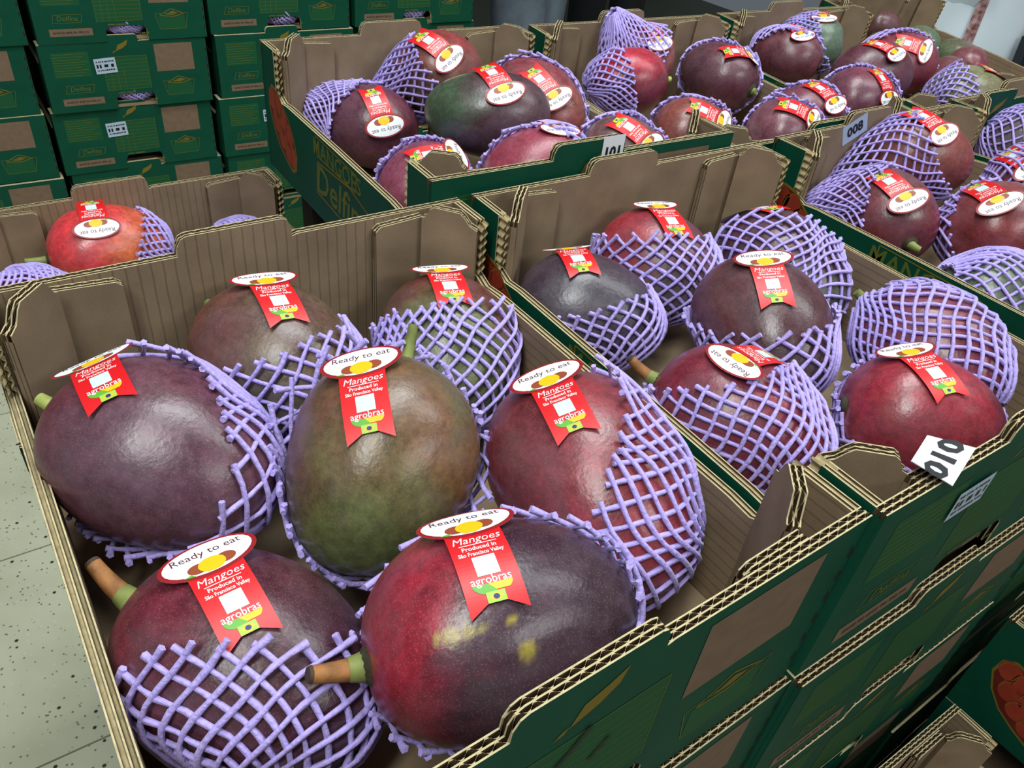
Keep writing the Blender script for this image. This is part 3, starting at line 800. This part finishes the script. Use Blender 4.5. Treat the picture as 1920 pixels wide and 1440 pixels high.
CAMV = (-128, 37)       # direction from the fruit towards the viewer
LEFT, RIGHT, TOP, LOW = (147, 5), (-33, 5), (0, 90), (-128, -40)
PURP, DPURP, MAR, REDM, OLIV, GRN, BRN = (96, 54, 66), (66, 40, 54), (98, 34, 48), (146, 44, 58), (96, 92, 46), (92, 118, 78), (116, 62, 44)
FR = {  # x, y, z, L, W, stem azimuth, stem elevation, colours
'A1': (.0525,.2380,-.0505,.1220,.0960,127,8, (PURP, [((112,44,52), LEFT, .2,.9,.55), ((84,66,84), CAMV, .3,.9,.35)])),
'A2': (.1322,.2906,-.0525,.1141,.0904,111,10, ((98,80,58), [((112,52,50), LEFT, .25,.8,.75), ((92,52,60), TOP, .5,1,.55), ((84,92,66), LOW, .3,.9,.6)])),
'A3': (.2381,.2725,-.0678,.1171,.0918,70,20, ((96,58,44), [((110,48,48), TOP, .3,.9,.6), ((88,104,60), CAMV, .3,.8,.8)])),
'A4': (.1441,.1788,-.0458,.1153,.0974,46,30, ((98,92,54), [((126,66,44), RIGHT, .45,1,.55), ((98,48,44), LEFT, .35,.9,.8), ((118,72,52), TOP, .45,1.05,.6), ((88,106,62), LOW, .35,.9,.6)])),
'A5': (.2381,.1187,-.0515,.1362,.1012,86,10, ((138,52,60), [((104,44,52), LEFT, .3,.9,.65), ((160,76,70), LOW, .3,.9,.5)])),
'A6': (.1430,.0614,-.0376,.1183,.0900,168,0, ((60,34,48), [((156,34,52), LEFT, .08,.75,.88), ((48,26,40), LOW, .45,1,.6), ((68,54,60), RIGHT, .5,1,.6)])),
'A7': (.0530,.1150,-.0700,.1200,.0895,123,5, ((78,34,46), [((112,36,50), LEFT, .25,.85,.8), ((66,44,56), RIGHT, .2,.9,.6)])),
'B1': (.3567,.2718,-.0644,.1085,.0863,135,5, ((66,50,62), [((74,76,84), CAMV, .35,.95,.5)])),
'B2': (.4460,.2947,-.0583,.1061,.0865,110,10, ((100,58,72), [((164,40,52), LEFT, .2,.8,.85), ((92,100,84), LOW, .2,.8,.6)])),
'B3': (.5468,.2501,-.0622,.1183,.0923,95,10, ((84,48,58), [((104,116,100), LOW, .1,.7,.8)])),
'B4': (.4451,.1835,-.0510,.1174,.0927,75,10, ((82,48,54), [((104,50,50), LEFT, .3,.9,.6), ((74,70,70), LOW, .3,.9,.6)])),
'B5': (.5488,.1124,-.0569,.1141,.0897,83,5, ((126,52,70), [((104,84,84), RIGHT, .1,.8,.6)])),
'B6': (.3622,.1255,-.0608,.1139,.0902,114,5, ((124,42,58), [((96,40,54), LOW, .2,.9,.5)])),
'B7': (.4650,.0685,-.0540,.0984,.0839,135,0, ((150,42,56), [((96,40,62), RIGHT, .3,.9,.8), ((168,84,70), LEFT, .75,1.05,.6)])),
'D1': (.4432,.6507,-.0139,.1140,.0905,-146,10, ((128,66,56), [((106,90,56), LOW, .2,.9,.7), ((158,50,56), TOP, .5,1,.6)])),
'D2': (.3547,.6472,-.0565,.1107,.0867,-62,0, ((94,50,66), [((130,54,66), RIGHT, .3,.9,.5)])),
'D3': (.4299,.5358,-.0162,.1224,.0828,-29,0, ((76,48,58), [((66,88,64), LEFT, .15,.85,.9), ((92,58,66), RIGHT, .4,1,.5)])),
'D4': (.5174,.5760,-.0311,.1174,.0909,101,10, ((136,60,66), [((130,82,58), RIGHT, .4,1,.6)])),
'D5': (.3435,.5045,-.0617,.0927,.0780,22,10, ((132,62,84), [])),
'D6': (.4247,.4401,-.0363,.1040,.0865,-4,5, ((148,60,78), [((120,50,66), LOW, .4,1,.5)])),
'D7': (.5212,.4379,-.0334,.0847,.0787,150,5, ((116,82,84), [])),
'E1': (.7497,.6851,-.0321,.1048,.0846,9,15, ((150,84,84), [])),
'E2': (.6805,.6218,-.0318,.1009,.0790,-13,0, ((126,42,56), [((188,40,62), TOP, .15,.8,.9)])),
'E3': (.8480,.6319,-.0415,.1084,.0852,-79,-5, ((96,48,60), [((84,66,74), LEFT, .3,.9,.5)])),
'E4': (.6989,.5180,-.0614,.0958,.0824,153,5, ((140,74,66), [])),
'E5': (.8479,.4865,-.0482,.0982,.0833,-14,5, ((118,60,74), [])),
'E6': (.7659,.4447,-.0435,.0917,.0795,170,5, ((124,72,84), [])),
'F1': (.9981,.6499,-.0308,.1018,.0764,-66,-5, ((106,54,62), [((152,74,92), RIGHT, .5,1,.5)])),
'F2': (1.0778,.6782,-.0281,.1012,.0856,-56,15, ((100,122,100), [])),
'F3': (1.0596,.5508,-.0325,.1148,.0907,-16,0, ((94,48,60), [((130,60,76), TOP, .6,1,.5)])),
'F4': (1.1592,.5791,-.0318,.1132,.0894,-49,0, ((132,52,68), [])),
'F5': (.9738,.5008,-.0433,.1009,.0842,168,0, ((110,56,74), [((134,56,72), TOP, .5,1,.5)])),
'F6': (1.1519,.4564,-.0441,.1138,.0901,166,0, ((128,126,88), [((130,80,70), RIGHT, .3,.9,.6)])),
'G1': (.8068,.3100,-.0237,.1060,.0870,152,5, ((128,62,54), [((138,92,76), LEFT, .45,1,.6), ((146,60,52), RIGHT, .4,1,.6)])),
'G2': (.7158,.2768,-.0529,.1133,.0893,-118,-3, ((112,48,56), [((100,66,66), TOP, .35,.95,.6), ((160,54,76), RIGHT, .4,1,.6)])),
'G3': (.7784,.1965,-.0436,.1149,.0912,174,0, ((130,48,50), [((112,56,56), TOP, .4,1,.5)])),
'G4': (.6981,.1366,-.0691,.1149,.0903,143,0, ((106,120,96), [((120,80,76), RIGHT, .4,1,.4)])),
'G5': (.8794,.2219,-.0288,.0996,.0839,161,0, ((128,70,78), [])),
'H1': (1.0738,.3261,-.0494,.1181,.0923,-173,0, ((100,86,90), [])),
'Z1': (.0955,.6714,-.1586,.1096,.0895,178,0, ((214,60,62), [((206,110,56), RIGHT, .2,.9,.8), ((170,140,66), LOW, .65,1.1,.7), ((224,56,78), LEFT, .4,1,.6)])),
'Z2': (.0210,.5680,-.1500,.0920,.0700,95,0, ((140,60,60), [])),
'Z3': (.2150,.6550,-.1880,.1000,.0820,60,0, ((140,60,60), [])),
}
NET = { # opening azimuth, elevation, angle from the far pole that is covered, extras
'A1': (-160,42,98,{'lift':.005}), 'A2': (103,57,100,{}), 'A3': (69,37,118,{}), 'A4': (-110,60,97,{'lift':.011}), 'A5': (143,20,100,{'lift':.006}),
'A6': (-150,62,94,{}), 'A7': (67,22,90,{'lift':.004}), 'B1': (101,65,101,{}), 'B2': (70,56,113,{}), 'B3': (41,25,114,{}), 'B4': (98,69,100,{}),
'B5': (83,10,158,{}), 'B6': (87,48,125,{}), 'B7': (-160,75,95,{}), 'D1': (-28,45,88,{'tail':.05,'taildir':(165,-5),'N':30,'rad':.0012}), 'D2': (-70,-5,82,{'tail':.03,'taildir':(140,-5),'N':30,'rad':.0012}), 'D4': (-138,23,92,{}),
'D5': (-117,40,108,{}), 'D6': (-144,30,112,{}), 'D7': (-132,20,91,{}), 'E1': (-17,-32,98,{'tail':.042,'taildir':(163,78),'N':28}), 'E2': (-18,14,79,{}),
'E3': (-149,18,93,{}), 'E4': (-132,20,92,{}), 'E5': (-140,20,92,{}), 'E6': (-138,23,96,{}), 'F1': (-131,-25,84,{}), 'F2': (-52,30,115,{}),
'F4': (-122,0,92,{}), 'F5': (-140,20,95,{}), 'F6': (-30,20,80,{}), 'G1': (-45,40,100,{'tail':.055,'taildir':(160,-8),'N':30,'rad':.0012}), 'G2': (-75,18,92,{'tail':.05,'taildir':(160,-12),'N':30,'rad':.0012}), 'G3': (-95,35,78,{}),
'G4': (143,10,160,{}), 'G5': (-90,30,110,{}), 'H1': (-60,-10,130,{}), 'Z1': (172,21,68,{}), 'Z2': (-60,-30,150,{}), 'Z3': (-60,-30,150,{}),
}
STK = { # pixel, position along sticker (mm), second pixel, position; all lie on the fruit's skin
'A1': ((190,714),32,(214,765),54), 'A2': ((523,565),32,(548,612),54), 'A3': ((843,537),32,(856,570),52), 'A4': ((686,756),32,(697,833),54),
'A5': ((1058,765),32,(1094,832),54), 'A6': ((910,1060),32,(950,1165),54), 'A7': ((438,1127),32,(478,1200),54),
'B1': ((1083,486),32,(1107,527),54), 'B2': ((1258,415),32,(1285,455),54), 'B3': ((1440,392),40,(1495,398),56), 'B4': ((1448,533),32,(1465,592),54),
'B6': ((1430,667),32,(1510,672),54), 'B7': ((1752,700),32,(1805,760),54),
'D1': ((842,110),0,(812,76),30), 'D2': ((705,190),32,(728,240),0), 'D3': ((948,175),0,(935,150),24), 'D4': ((1012,150),32,(1045,185),0),
'D5': ((790,295),40,(830,285),10), 'D6': ((1050,244),0,(1042,234),16), 'D7': ((1180,240),32,(1215,262),0),
'E1': ((1222,58),25,(1245,82),0), 'E3': ((1408,106),0,(1385,88),20), 'E4': ((1320,208),32,(1362,228),0), 'E5': ((1545,172),25,(1570,192),0), 'E6': ((1488,202),32,(1525,216),0),
'F1': ((1505,67),0,(1498,58),18), 'F2': ((1545,34),0,(1542,28),14), 'F3': ((1640,82),40,(1690,92),12), 'F4': ((1735,96),0,(1700,74),30), 'F5': ((1655,150),30,(1670,174),0),
'F6': ((1862,134),30,(1885,146),10), 'G1': ((1770,252),0,(1746,222),26), 'G2': ((1668,342),32,(1720,382),0), 'G3': ((1842,356),32,(1892,380),0), 'G5': ((1905,292),30,(1940,305),5),
'Z1': ((182,428),0,(170,386),30),
}
STEM = { # kind, length, bend (world), radius
'A1': ('pale', .018, (0,0,.1), .0052), 'A2': ('green', .013, (0,0,.8), .0048), 'A4': ('green', .014, (.2,.2,.9), .0042), 'A6': ('brown', .021, (-.1,0,.25), .0052),
'A7': ('brown', .030, (.1,.1,.2), .0056), 'B5': ('green', .018, (-.4,0,.3), .0050), 'B6': ('brown', .022, (-.1,0,.35), .0048), 'B7': ('dark', .004, (0,0,0), .0040),
'E2': ('pale', .014, (0,0,.1), .0048), 'E3': ('green', .008, (0,0,.2), .0058), 'F1': ('green', .003, (0,0,0), .0040), 'F3': ('dark', .006, (0,0,0), .0052),
'G2': ('green', .014, (.4,0,0), .0046), 'Z1': ('green', .018, (-.2,0,.15), .0046), 'E5': ('dark', .004, (0,0,0), .004), 'E4': ('dark', .004, (0,0,0), .004),
}
LAB = {
'A1': 'big dark purple mango at the left of the nearest carton with a short pale stem', 'A2': 'brownish green mango at the back of the nearest carton with a green stem stub',
'A3': 'mango in the back right corner of the nearest carton, mostly inside its net', 'A4': 'olive green and rust mango standing in the middle of the nearest carton',
'A5': 'rosy red mango along the right wall of the nearest carton, net over its right side', 'A6': 'purple red mango with yellow spots and curved brown stem, front of the nearest carton',
'A7': 'maroon mango with long orange brown stem, net across its front, nearest carton',
'B1': 'dark slate purple mango at the left of the 010 carton', 'B2': 'red topped mango at the back of the 010 carton, net below its sticker',
'B3': 'purple mango in the back right of the 010 carton, sticker edge above its net', 'B4': 'dark plum mango in the middle of the 010 carton with an upright sticker',
'B5': 'mango at the right of the 010 carton wholly wrapped in net, stem showing', 'B6': 'maroon mango with orange brown stem and sideways sticker in the 010 carton',
'B7': 'shiny red mango behind the white 010 tag',
'D1': 'reddish brown mango at the back of the 101 carton, net trailing to its left', 'D2': 'purple mango against the left wall of the 101 carton',
'D3': 'long dark green to purple mango lying across the middle of the 101 carton', 'D4': 'red brown mango at the right of the 101 carton ringed by its net',
'D5': 'mauve mango in the front left corner of the 101 carton', 'D6': 'pinkish red mango at the front of the 101 carton left of the tag',
'D7': 'brownish purple mango at the front right of the 101 carton behind the tag',
'E1': 'mango in a tall pointed net, back left of the second back row carton', 'E2': 'bright crimson mango with a pale stem stub in the second carton of the back row',
'E3': 'dark purple mango with stem end facing the viewer, second carton of the back row', 'E4': 'rusty red mango at the front left of the second carton of the back row',
'E5': 'mauve mango at the front right of the second back row carton', 'E6': 'greyish mauve mango at the very front of the second carton of the back row',
'F1': 'dark red mango with greenish stem scar at the left of the last back row carton', 'F2': 'pale green mango at the back of the last back row carton under open net',
'F3': 'long dark purple mango in the middle of the last back row carton', 'F4': 'red mango at the right of the last back row carton, beside the loose mango carton',
'F5': 'violet mango at the front left of the last back row carton', 'F6': 'yellowish green mango at the front right of the last back row carton',
'G1': 'brown red mango under the 008 tag, net on its left', 'G2': 'plum red mango with pink tip and green stem at the left of the 008 carton',
'G3': 'brick red mango to the right in the 008 carton with a tilted sticker', 'G4': 'greenish mango at the front of the 008 carton wholly inside its net',
'G5': 'small mauve mango at the right edge of the 008 carton', 'H1': 'net wrapped mango at the upper right edge, left in its carton',
'Z1': 'bright red and orange mango with green stem in the low left carton', 'Z2': 'net covered mango at the left edge of the low left carton',
'Z3': 'net covered mango peeping over the wall at the right of the low left carton',
}
GRP = {'A': 'mangoes in the nearest carton', 'B': 'mangoes in the 010 carton', 'D': 'mangoes in the 101 carton', 'E': 'mangoes in the second carton of the back row',
       'F': 'mangoes in the last carton of the back row', 'G': 'mangoes in the 008 carton', 'H': 'mangoes in the carton at the right edge', 'Z': 'mangoes in the low left carton'}
for i, (k, (x, y, z, L, W, az, el, cols)) in enumerate(FR.items()):
    E = frame(az, el); c0 = np.array([x, y, z]); sh = Shape(L, W)
    r = empty('mango', (x, y, z))
    r.matrix_world = Matrix(((E[0,0],E[0,1],E[0,2],x),(E[1,0],E[1,1],E[1,2],y),(E[2,0],E[2,1],E[2,2],z),(0,0,0,1)))
    tag(r, LAB[k], 'mango', GRP[k[0]])
    if k == 'A6':
        SP = [((-.754,-.214,.621),.045,.75),((-.688,-.266,.675),.06,.85),((-.597,-.324,.734),.06,.85),((-.511,-.372,.775),.05,.6),((-.291,-.46,.839),.06,.7),((-.265,-.689,.674),.105,.95)]
        link('fruit', body_mesh(sh, E, cols, i+1, 90, 110, SP), r)
    else: link('fruit', body_mesh(sh, E, cols, i+1), r)
    far = k[0] in 'EFHZ'
    if k in STEM: stem(r, sh, E, *STEM[k])
    if k in STK: sticker(r, sh, E, c0, STK[k])
    if k in NET:
        a, e, t, o = NET[k]
        foam_net(sh, E, a, e, t, seed=i, N=o.pop('N', 25), **o).build('foam_net', r, True)

# loose mangoes in the far carton at upper right, and net wrapped ones behind the hand holes of the back stacks
LOOSE = [
 (1.420, 0.702, -0.053, 0.075, 0.059, 170, 8, (92,128,88), 'small green loose mango nearest the white apron in the far carton'),
 (1.400, 0.597, -0.058, 0.080, 0.062, 200, 5, (132,70,78), 'red violet loose mango in front in the far carton at upper right'),
 (1.310, 0.692, -0.058, 0.080, 0.062, 140, 10, (104,118,84), 'green and grey loose mango at the left of the far carton'),
 (1.300, 0.572, -0.063, 0.082, 0.064, 30, 5, (118,62,70), 'dark red loose mango at the near left of the far carton'),
 (1.420, 0.782, -0.046, 0.074, 0.057, 160, 12, (104,70,74), 'dull purple loose mango at the back of the far carton'),
 (1.310, 0.782, -0.053, 0.077, 0.061, 100, 12, (158,62,76), 'pink red loose mango at the back left of the far carton'),
 (1.475, 0.662, -0.068, 0.074, 0.059, 80, 0, (96,110,78), 'olive loose mango at the right of the far carton'),
]
for i, (x, y, z, L, W, az, el, col, lab) in enumerate(LOOSE):
    E = frame(az, el); r = empty('mango', (x, y, z))
    r.matrix_world = Matrix(((E[0,0],E[0,1],E[0,2],x),(E[1,0],E[1,1],E[1,2],y),(E[2,0],E[2,1],E[2,2],z),(0,0,0,1)))
    tag(r, lab, 'mango', 'loose mangoes in the far carton')
    sh = Shape(L, W); link('fruit', body_mesh(sh, E, (col, [((120,70,70), TOP, .4, 1, .4)]), 60+i, 24, 28), r)
    stem(r, sh, E, 'green', .008, (0,0,.2), .0034)
HOLES = [(0, 4, .155, 'third column, fifth from the floor'), (0, 3, .155, 'third column, fourth from the floor'), (1, 4, .155, 'fourth column, fifth from the floor'), (2, 4, .150, 'fifth column, fifth from the floor')]
for i, (ci, ri, s_, lab) in enumerate(HOLES):
    x, y, z = BX0+BPX*ci+.005*math.sin(ri*2.1+ci)+s_, BYY+.006*math.sin(ri*1.3+ci*2)+.0315, STACK_Z0+PITCH*ri+.031
    E = frame(8, 0); r = empty('mango', (x, y, z)); r.matrix_world = Matrix(((E[0,0],E[0,1],E[0,2],x),(E[1,0],E[1,1],E[1,2],y),(E[2,0],E[2,1],E[2,2],z),(0,0,0,1)))
    tag(r, 'net wrapped mango behind the hand hole, %s' % lab, 'mango', 'net wrapped mangoes inside the closed cartons')
    sh = Shape(.080, .052); link('fruit', body_mesh(sh, E, ((104,50,62), []), 80+i, 20, 24), r)
    foam_net(sh, E, 8, 0, 150, seed=80+i, N=20, rad=.0019).build('foam_net', r, True)

# ------------------------------------------------------------------ people at the back
M_SKINP = mat('skin_tone', (176, 132, 108), rough=.55, var=.1, scale=20)
M_HAIR = mat('dark_hair', (32, 26, 24), rough=.6, var=.3, scale=80)
M_SHOE = mat('dark_shoe', (26, 26, 30), rough=.5)
M_EYE = mat('eye', (40, 34, 30), rough=.3)
def skinned(name, verts, edges, radii, m, parent, root=0, lev=2):
    me = bpy.data.meshes.new(name); me.from_pydata(verts, edges, []); me.materials.append(m)
    o = link(name, me, parent); md = o.modifiers.new('skin', 'SKIN'); md.use_smooth_shade = True
    for i, rr in enumerate(radii):
        sv = me.skin_vertices[0].data[i]; sv.radius = (rr, rr) if not hasattr(rr, '__len__') else rr
        sv.use_root = (i == root)
    sd = o.modifiers.new('subdivision', 'SUBSURF'); sd.levels = lev; sd.render_levels = lev
    return o
def person(label, x, y, rz, trousers, top, stride=.0, up=False):
    r = empty('person', (x, y, FLOOR), rz); tag(r, label, 'person')
    V, Eg, Ra = [], [], []
    def add(p, rad, frm=None):
        V.append(p); Ra.append(rad)
        if frm is not None: Eg.append((frm, len(V)-1))
        return len(V)-1
    pv = add((0,0,.93), (.135,.095)); sp = add((0,.0,1.08), (.125,.085), pv); ch = add((0,0,1.28), (.15,.10), sp); nk = add((0,0,1.43), .052, ch)
    hd0 = add((0,-.01,1.50), .062, nk); hd1 = add((0,-.015,1.58), (.076,.092), hd0); add((0,-.008,1.66), .062, hd1)
    add((0,-.098,1.565), .012, hd1)
    for sx in (-1, 1):
        hp = add((sx*.09, 0, .88), .088, pv); kn = add((sx*.095, -.015+sx*stride*.5, .50), .056, hp); an = add((sx*.10, .01+sx*stride, .09), .038, kn)
        hl = add((sx*.10, -.03+sx*stride, .04), .036, an); add((sx*.105, -.16+sx*stride, .03), .028, hl)
        sh = add((sx*.17, 0, 1.37), .055, ch); el = add((sx*.225, .02, 1.11), .040, sh)
        k0 = len(V); wr = add((sx*.23, -.08, .90), .026, el)
        pm = add((sx*.232, -.10, .84), (.032, .018), wr)
        for q, (dx, L) in enumerate(((-.024,.060),(-.008,.072),(.009,.068),(.024,.052))):
            f1 = add((sx*.232+dx*.9, -.112, .795), .0095, pm); f2 = add((sx*.232+dx, -.108, .795-L*.55), .0085, f1); add((sx*.232+dx, -.092, .795-L), .0075, f2)
        t1 = add((sx*.205, -.128, .835), .011, pm); add((sx*.200, -.145, .80), .009, t1)
        if up:               # forearm bent forward and up
            for q in range(k0, len(V)):
                px, py, pz = V[q]; dy, dz = py-.02, pz-1.11; a = -2.0
                V[q] = (px-sx*.05, .02+dy*math.cos(a)-dz*math.sin(a)*-1, 1.11-dy*math.sin(a)*-1+dz*math.cos(a))
    skinned('body', V, Eg, Ra, M_SKINP, r)
    for sx in (-1, 1):
        m = MB(); m.tube([(sx*.03,-.098,1.60),(sx*.03,-.106,1.60)], [.012,.007], M_EYE, 8); m.build('eye', r)
        m = MB(); m.tube([(sx*.074,-.01,1.60),(sx*.086,-.005,1.585),(sx*.080,-.008,1.555)], [.012,.018,.010], M_SKINP, 8); m.build('ear', r, True)
    m = MB(); m.tube([(-.024,-.094,1.525),(0,-.101,1.523),(.024,-.094,1.525)], [.004,.007,.004], M_RIM, 6); m.build('mouth', r, True)
    hv = [(0,.02,1.60),(0,.01,1.67)]; skinned('hair', hv, [(0,1)], [(.086,.094),(.075,.080)], M_HAIR, r)
    tv = [(0,0,.98),(-.09,0,.89),(-.097,-.015-stride*.5,.50),(-.102,.01-stride,.10),(.09,0,.89),(.097,-.015+stride*.5,.50),(.102,.01+stride,.10)]
    skinned('trousers', tv, [(0,1),(1,2),(2,3),(0,4),(4,5),(5,6)], [(.150,.112),.108,.078,.066,.108,.078,.066], trousers, r)
    uv = [(0,0,.95),(0,0,1.12),(0,0,1.30),(0,0,1.39),(-.17,0,1.375),(-.228,.02,1.11),(-.232,-.07,.93),(.17,0,1.375),(.228,.02,1.11),(.232,-.07,.93)]
    if up: uv[6] = (-.19,-.16,1.19); uv[9] = (.19,-.16,1.19)
    skinned('shirt', uv, [(0,1),(1,2),(2,3),(3,4),(4,5),(5,6),(3,7),(7,8),(8,9)], [(.152,.115),(.145,.108),(.165,.118),(.10,.075),.070,.054,.042,.070,.054,.042], top, r)
    for sx in (-1, 1):
        sv = [(sx*.10,.02+sx*stride,.045),(sx*.102,-.06+sx*stride,.042),(sx*.105,-.175+sx*stride,.035)]
        skinned('shoe', sv, [(0,1),(1,2)], [.045,.046,.035], M_SHOE, r)
    return r
M_JEAN = mat('grey_blue_denim', (112, 124, 138), rough=.85, var=.3, scale=24)
M_BLK = mat('black_cloth', (14, 16, 24), rough=.85, var=.2, scale=20)
M_GRYC = mat('grey_jacket', (70, 76, 84), rough=.85, var=.2, scale=20)
M_WCOAT = mat('white_coat_cloth', (206, 218, 226), rough=.8, var=.08, scale=9)
person('person in grey blue trousers standing behind the 101 carton', 1.47, 1.95, .5, M_JEAN, M_GRYC, .03)
person('person in black trousers standing behind the second back row carton', 2.25, 2.5, -.3, M_BLK, M_BLK, .05)
pw = person('person in long white coat with printed trim and black pouch, upper right', 1.80, .86, .15, M_WCOAT, M_WCOAT, 0, True)
# the long white coat, its printed trim and the pouch hanging on it (world axes, so undo the person's turn)
def coat_pt(ph, z):
    prof = [(-.36,.214,.170),(-.20,.220,.170),(-.10,.214,.165),(.0,.184,.15),(.12,.165,.135),(.24,.172,.138)]
    for (z0,a0,b0),(z1,a1,b1) in zip(prof[:-1], prof[1:]):
        if z0 <= z <= z1:
            u = (z-z0)/(z1-z0); a, b = a0+(a1-a0)*u, b0+(b1-b0)*u; break
    fold = 1+.022*math.sin(ph*9+z*4)*min(1, max(0, (.15-z)*3))
    return Vector((math.cos(ph)*a*fold, math.sin(ph)*b*fold, z-FLOOR))
m = MB(); zs = [-.36+.6*i/20 for i in range(21)]
m.grid([[coat_pt(2*math.pi*j/64, z) for j in range(64)] for z in zs], M_WCOAT, close=True)
coat = m.build('coat_skirt', pw, True)
M_TRIM = mat('brown_red_trim', (96, 44, 40), rough=.7, var=.5, scale=90, col2=(180,150,150))
M_POUCH = mat('black_pouch', (14, 18, 30), rough=.4); M_POUCHR = mat('pouch_red', (186, 46, 40), rough=.45)
def on_coat(u0, u1, z0, z1, off, mt, n=10, taper=0.0):
    """patch on the coat's front: u is x / half width"""
    mb = MB(); rows = []
    for i in range(n+1):
        z = z0+(z1-z0)*i/n; k = 1-taper*i/n
        row = []
        for j in range(7):
            u = (u0+u1)/2+(u1-u0)/2*k*(j/3-1); ph = -math.acos(max(-1, min(1, u))); p = coat_pt(ph, z); q = Vector((p.x, p.y, 0)).normalized(); row.append(p+q*off)
        rows.append(row)
    mb.grid(rows, mt); return mb
on_coat(-.845, -.775, -.34, .05, .004, M_TRIM, 24).build('printed_trim', pw, True)
# pouch: a flat bag with thickness
pb_ = on_coat(-.42, -.06, -.19, -.055, .012, M_POUCH, 8, .25); bb_ = on_coat(-.42, -.06, -.19, -.055, .034, M_POUCH, 8, .25)
m = MB(); m.v = pb_.v+bb_.v; m.mats = [M_POUCH]; nb = len(pb_.v)
m.f = [f[::-1] for f in pb_.f]+[tuple(i+nb for i in f) for f in bb_.f]
for i in range(8): 
    for j in (0, 6): a, b = i*7+j, (i+1)*7+j; m.f.append((a, b, b+nb, a+nb) if j else (b, a, a+nb, b+nb))
for j in range(6):
    for i in (0, 8): a, b = i*7+j, i*7+j+1; m.f.append((a, b, b+nb, a+nb))
m.m = [0]*len(m.f); pouch = m.build('pouch', pw)
on_coat(-.36, -.12, -.075, -.005, .036, M_POUCHR, 6, .55).build('red_flap', pouch)
m = MB(); c_ = coat_pt(-math.acos(-.22), -.105); q_ = Vector((c_.x, c_.y, 0)).normalized(); m.tube([c_+q_*.033, c_+q_*.040], [.006, .004], M_WHITE, 10); m.build('button', pouch)
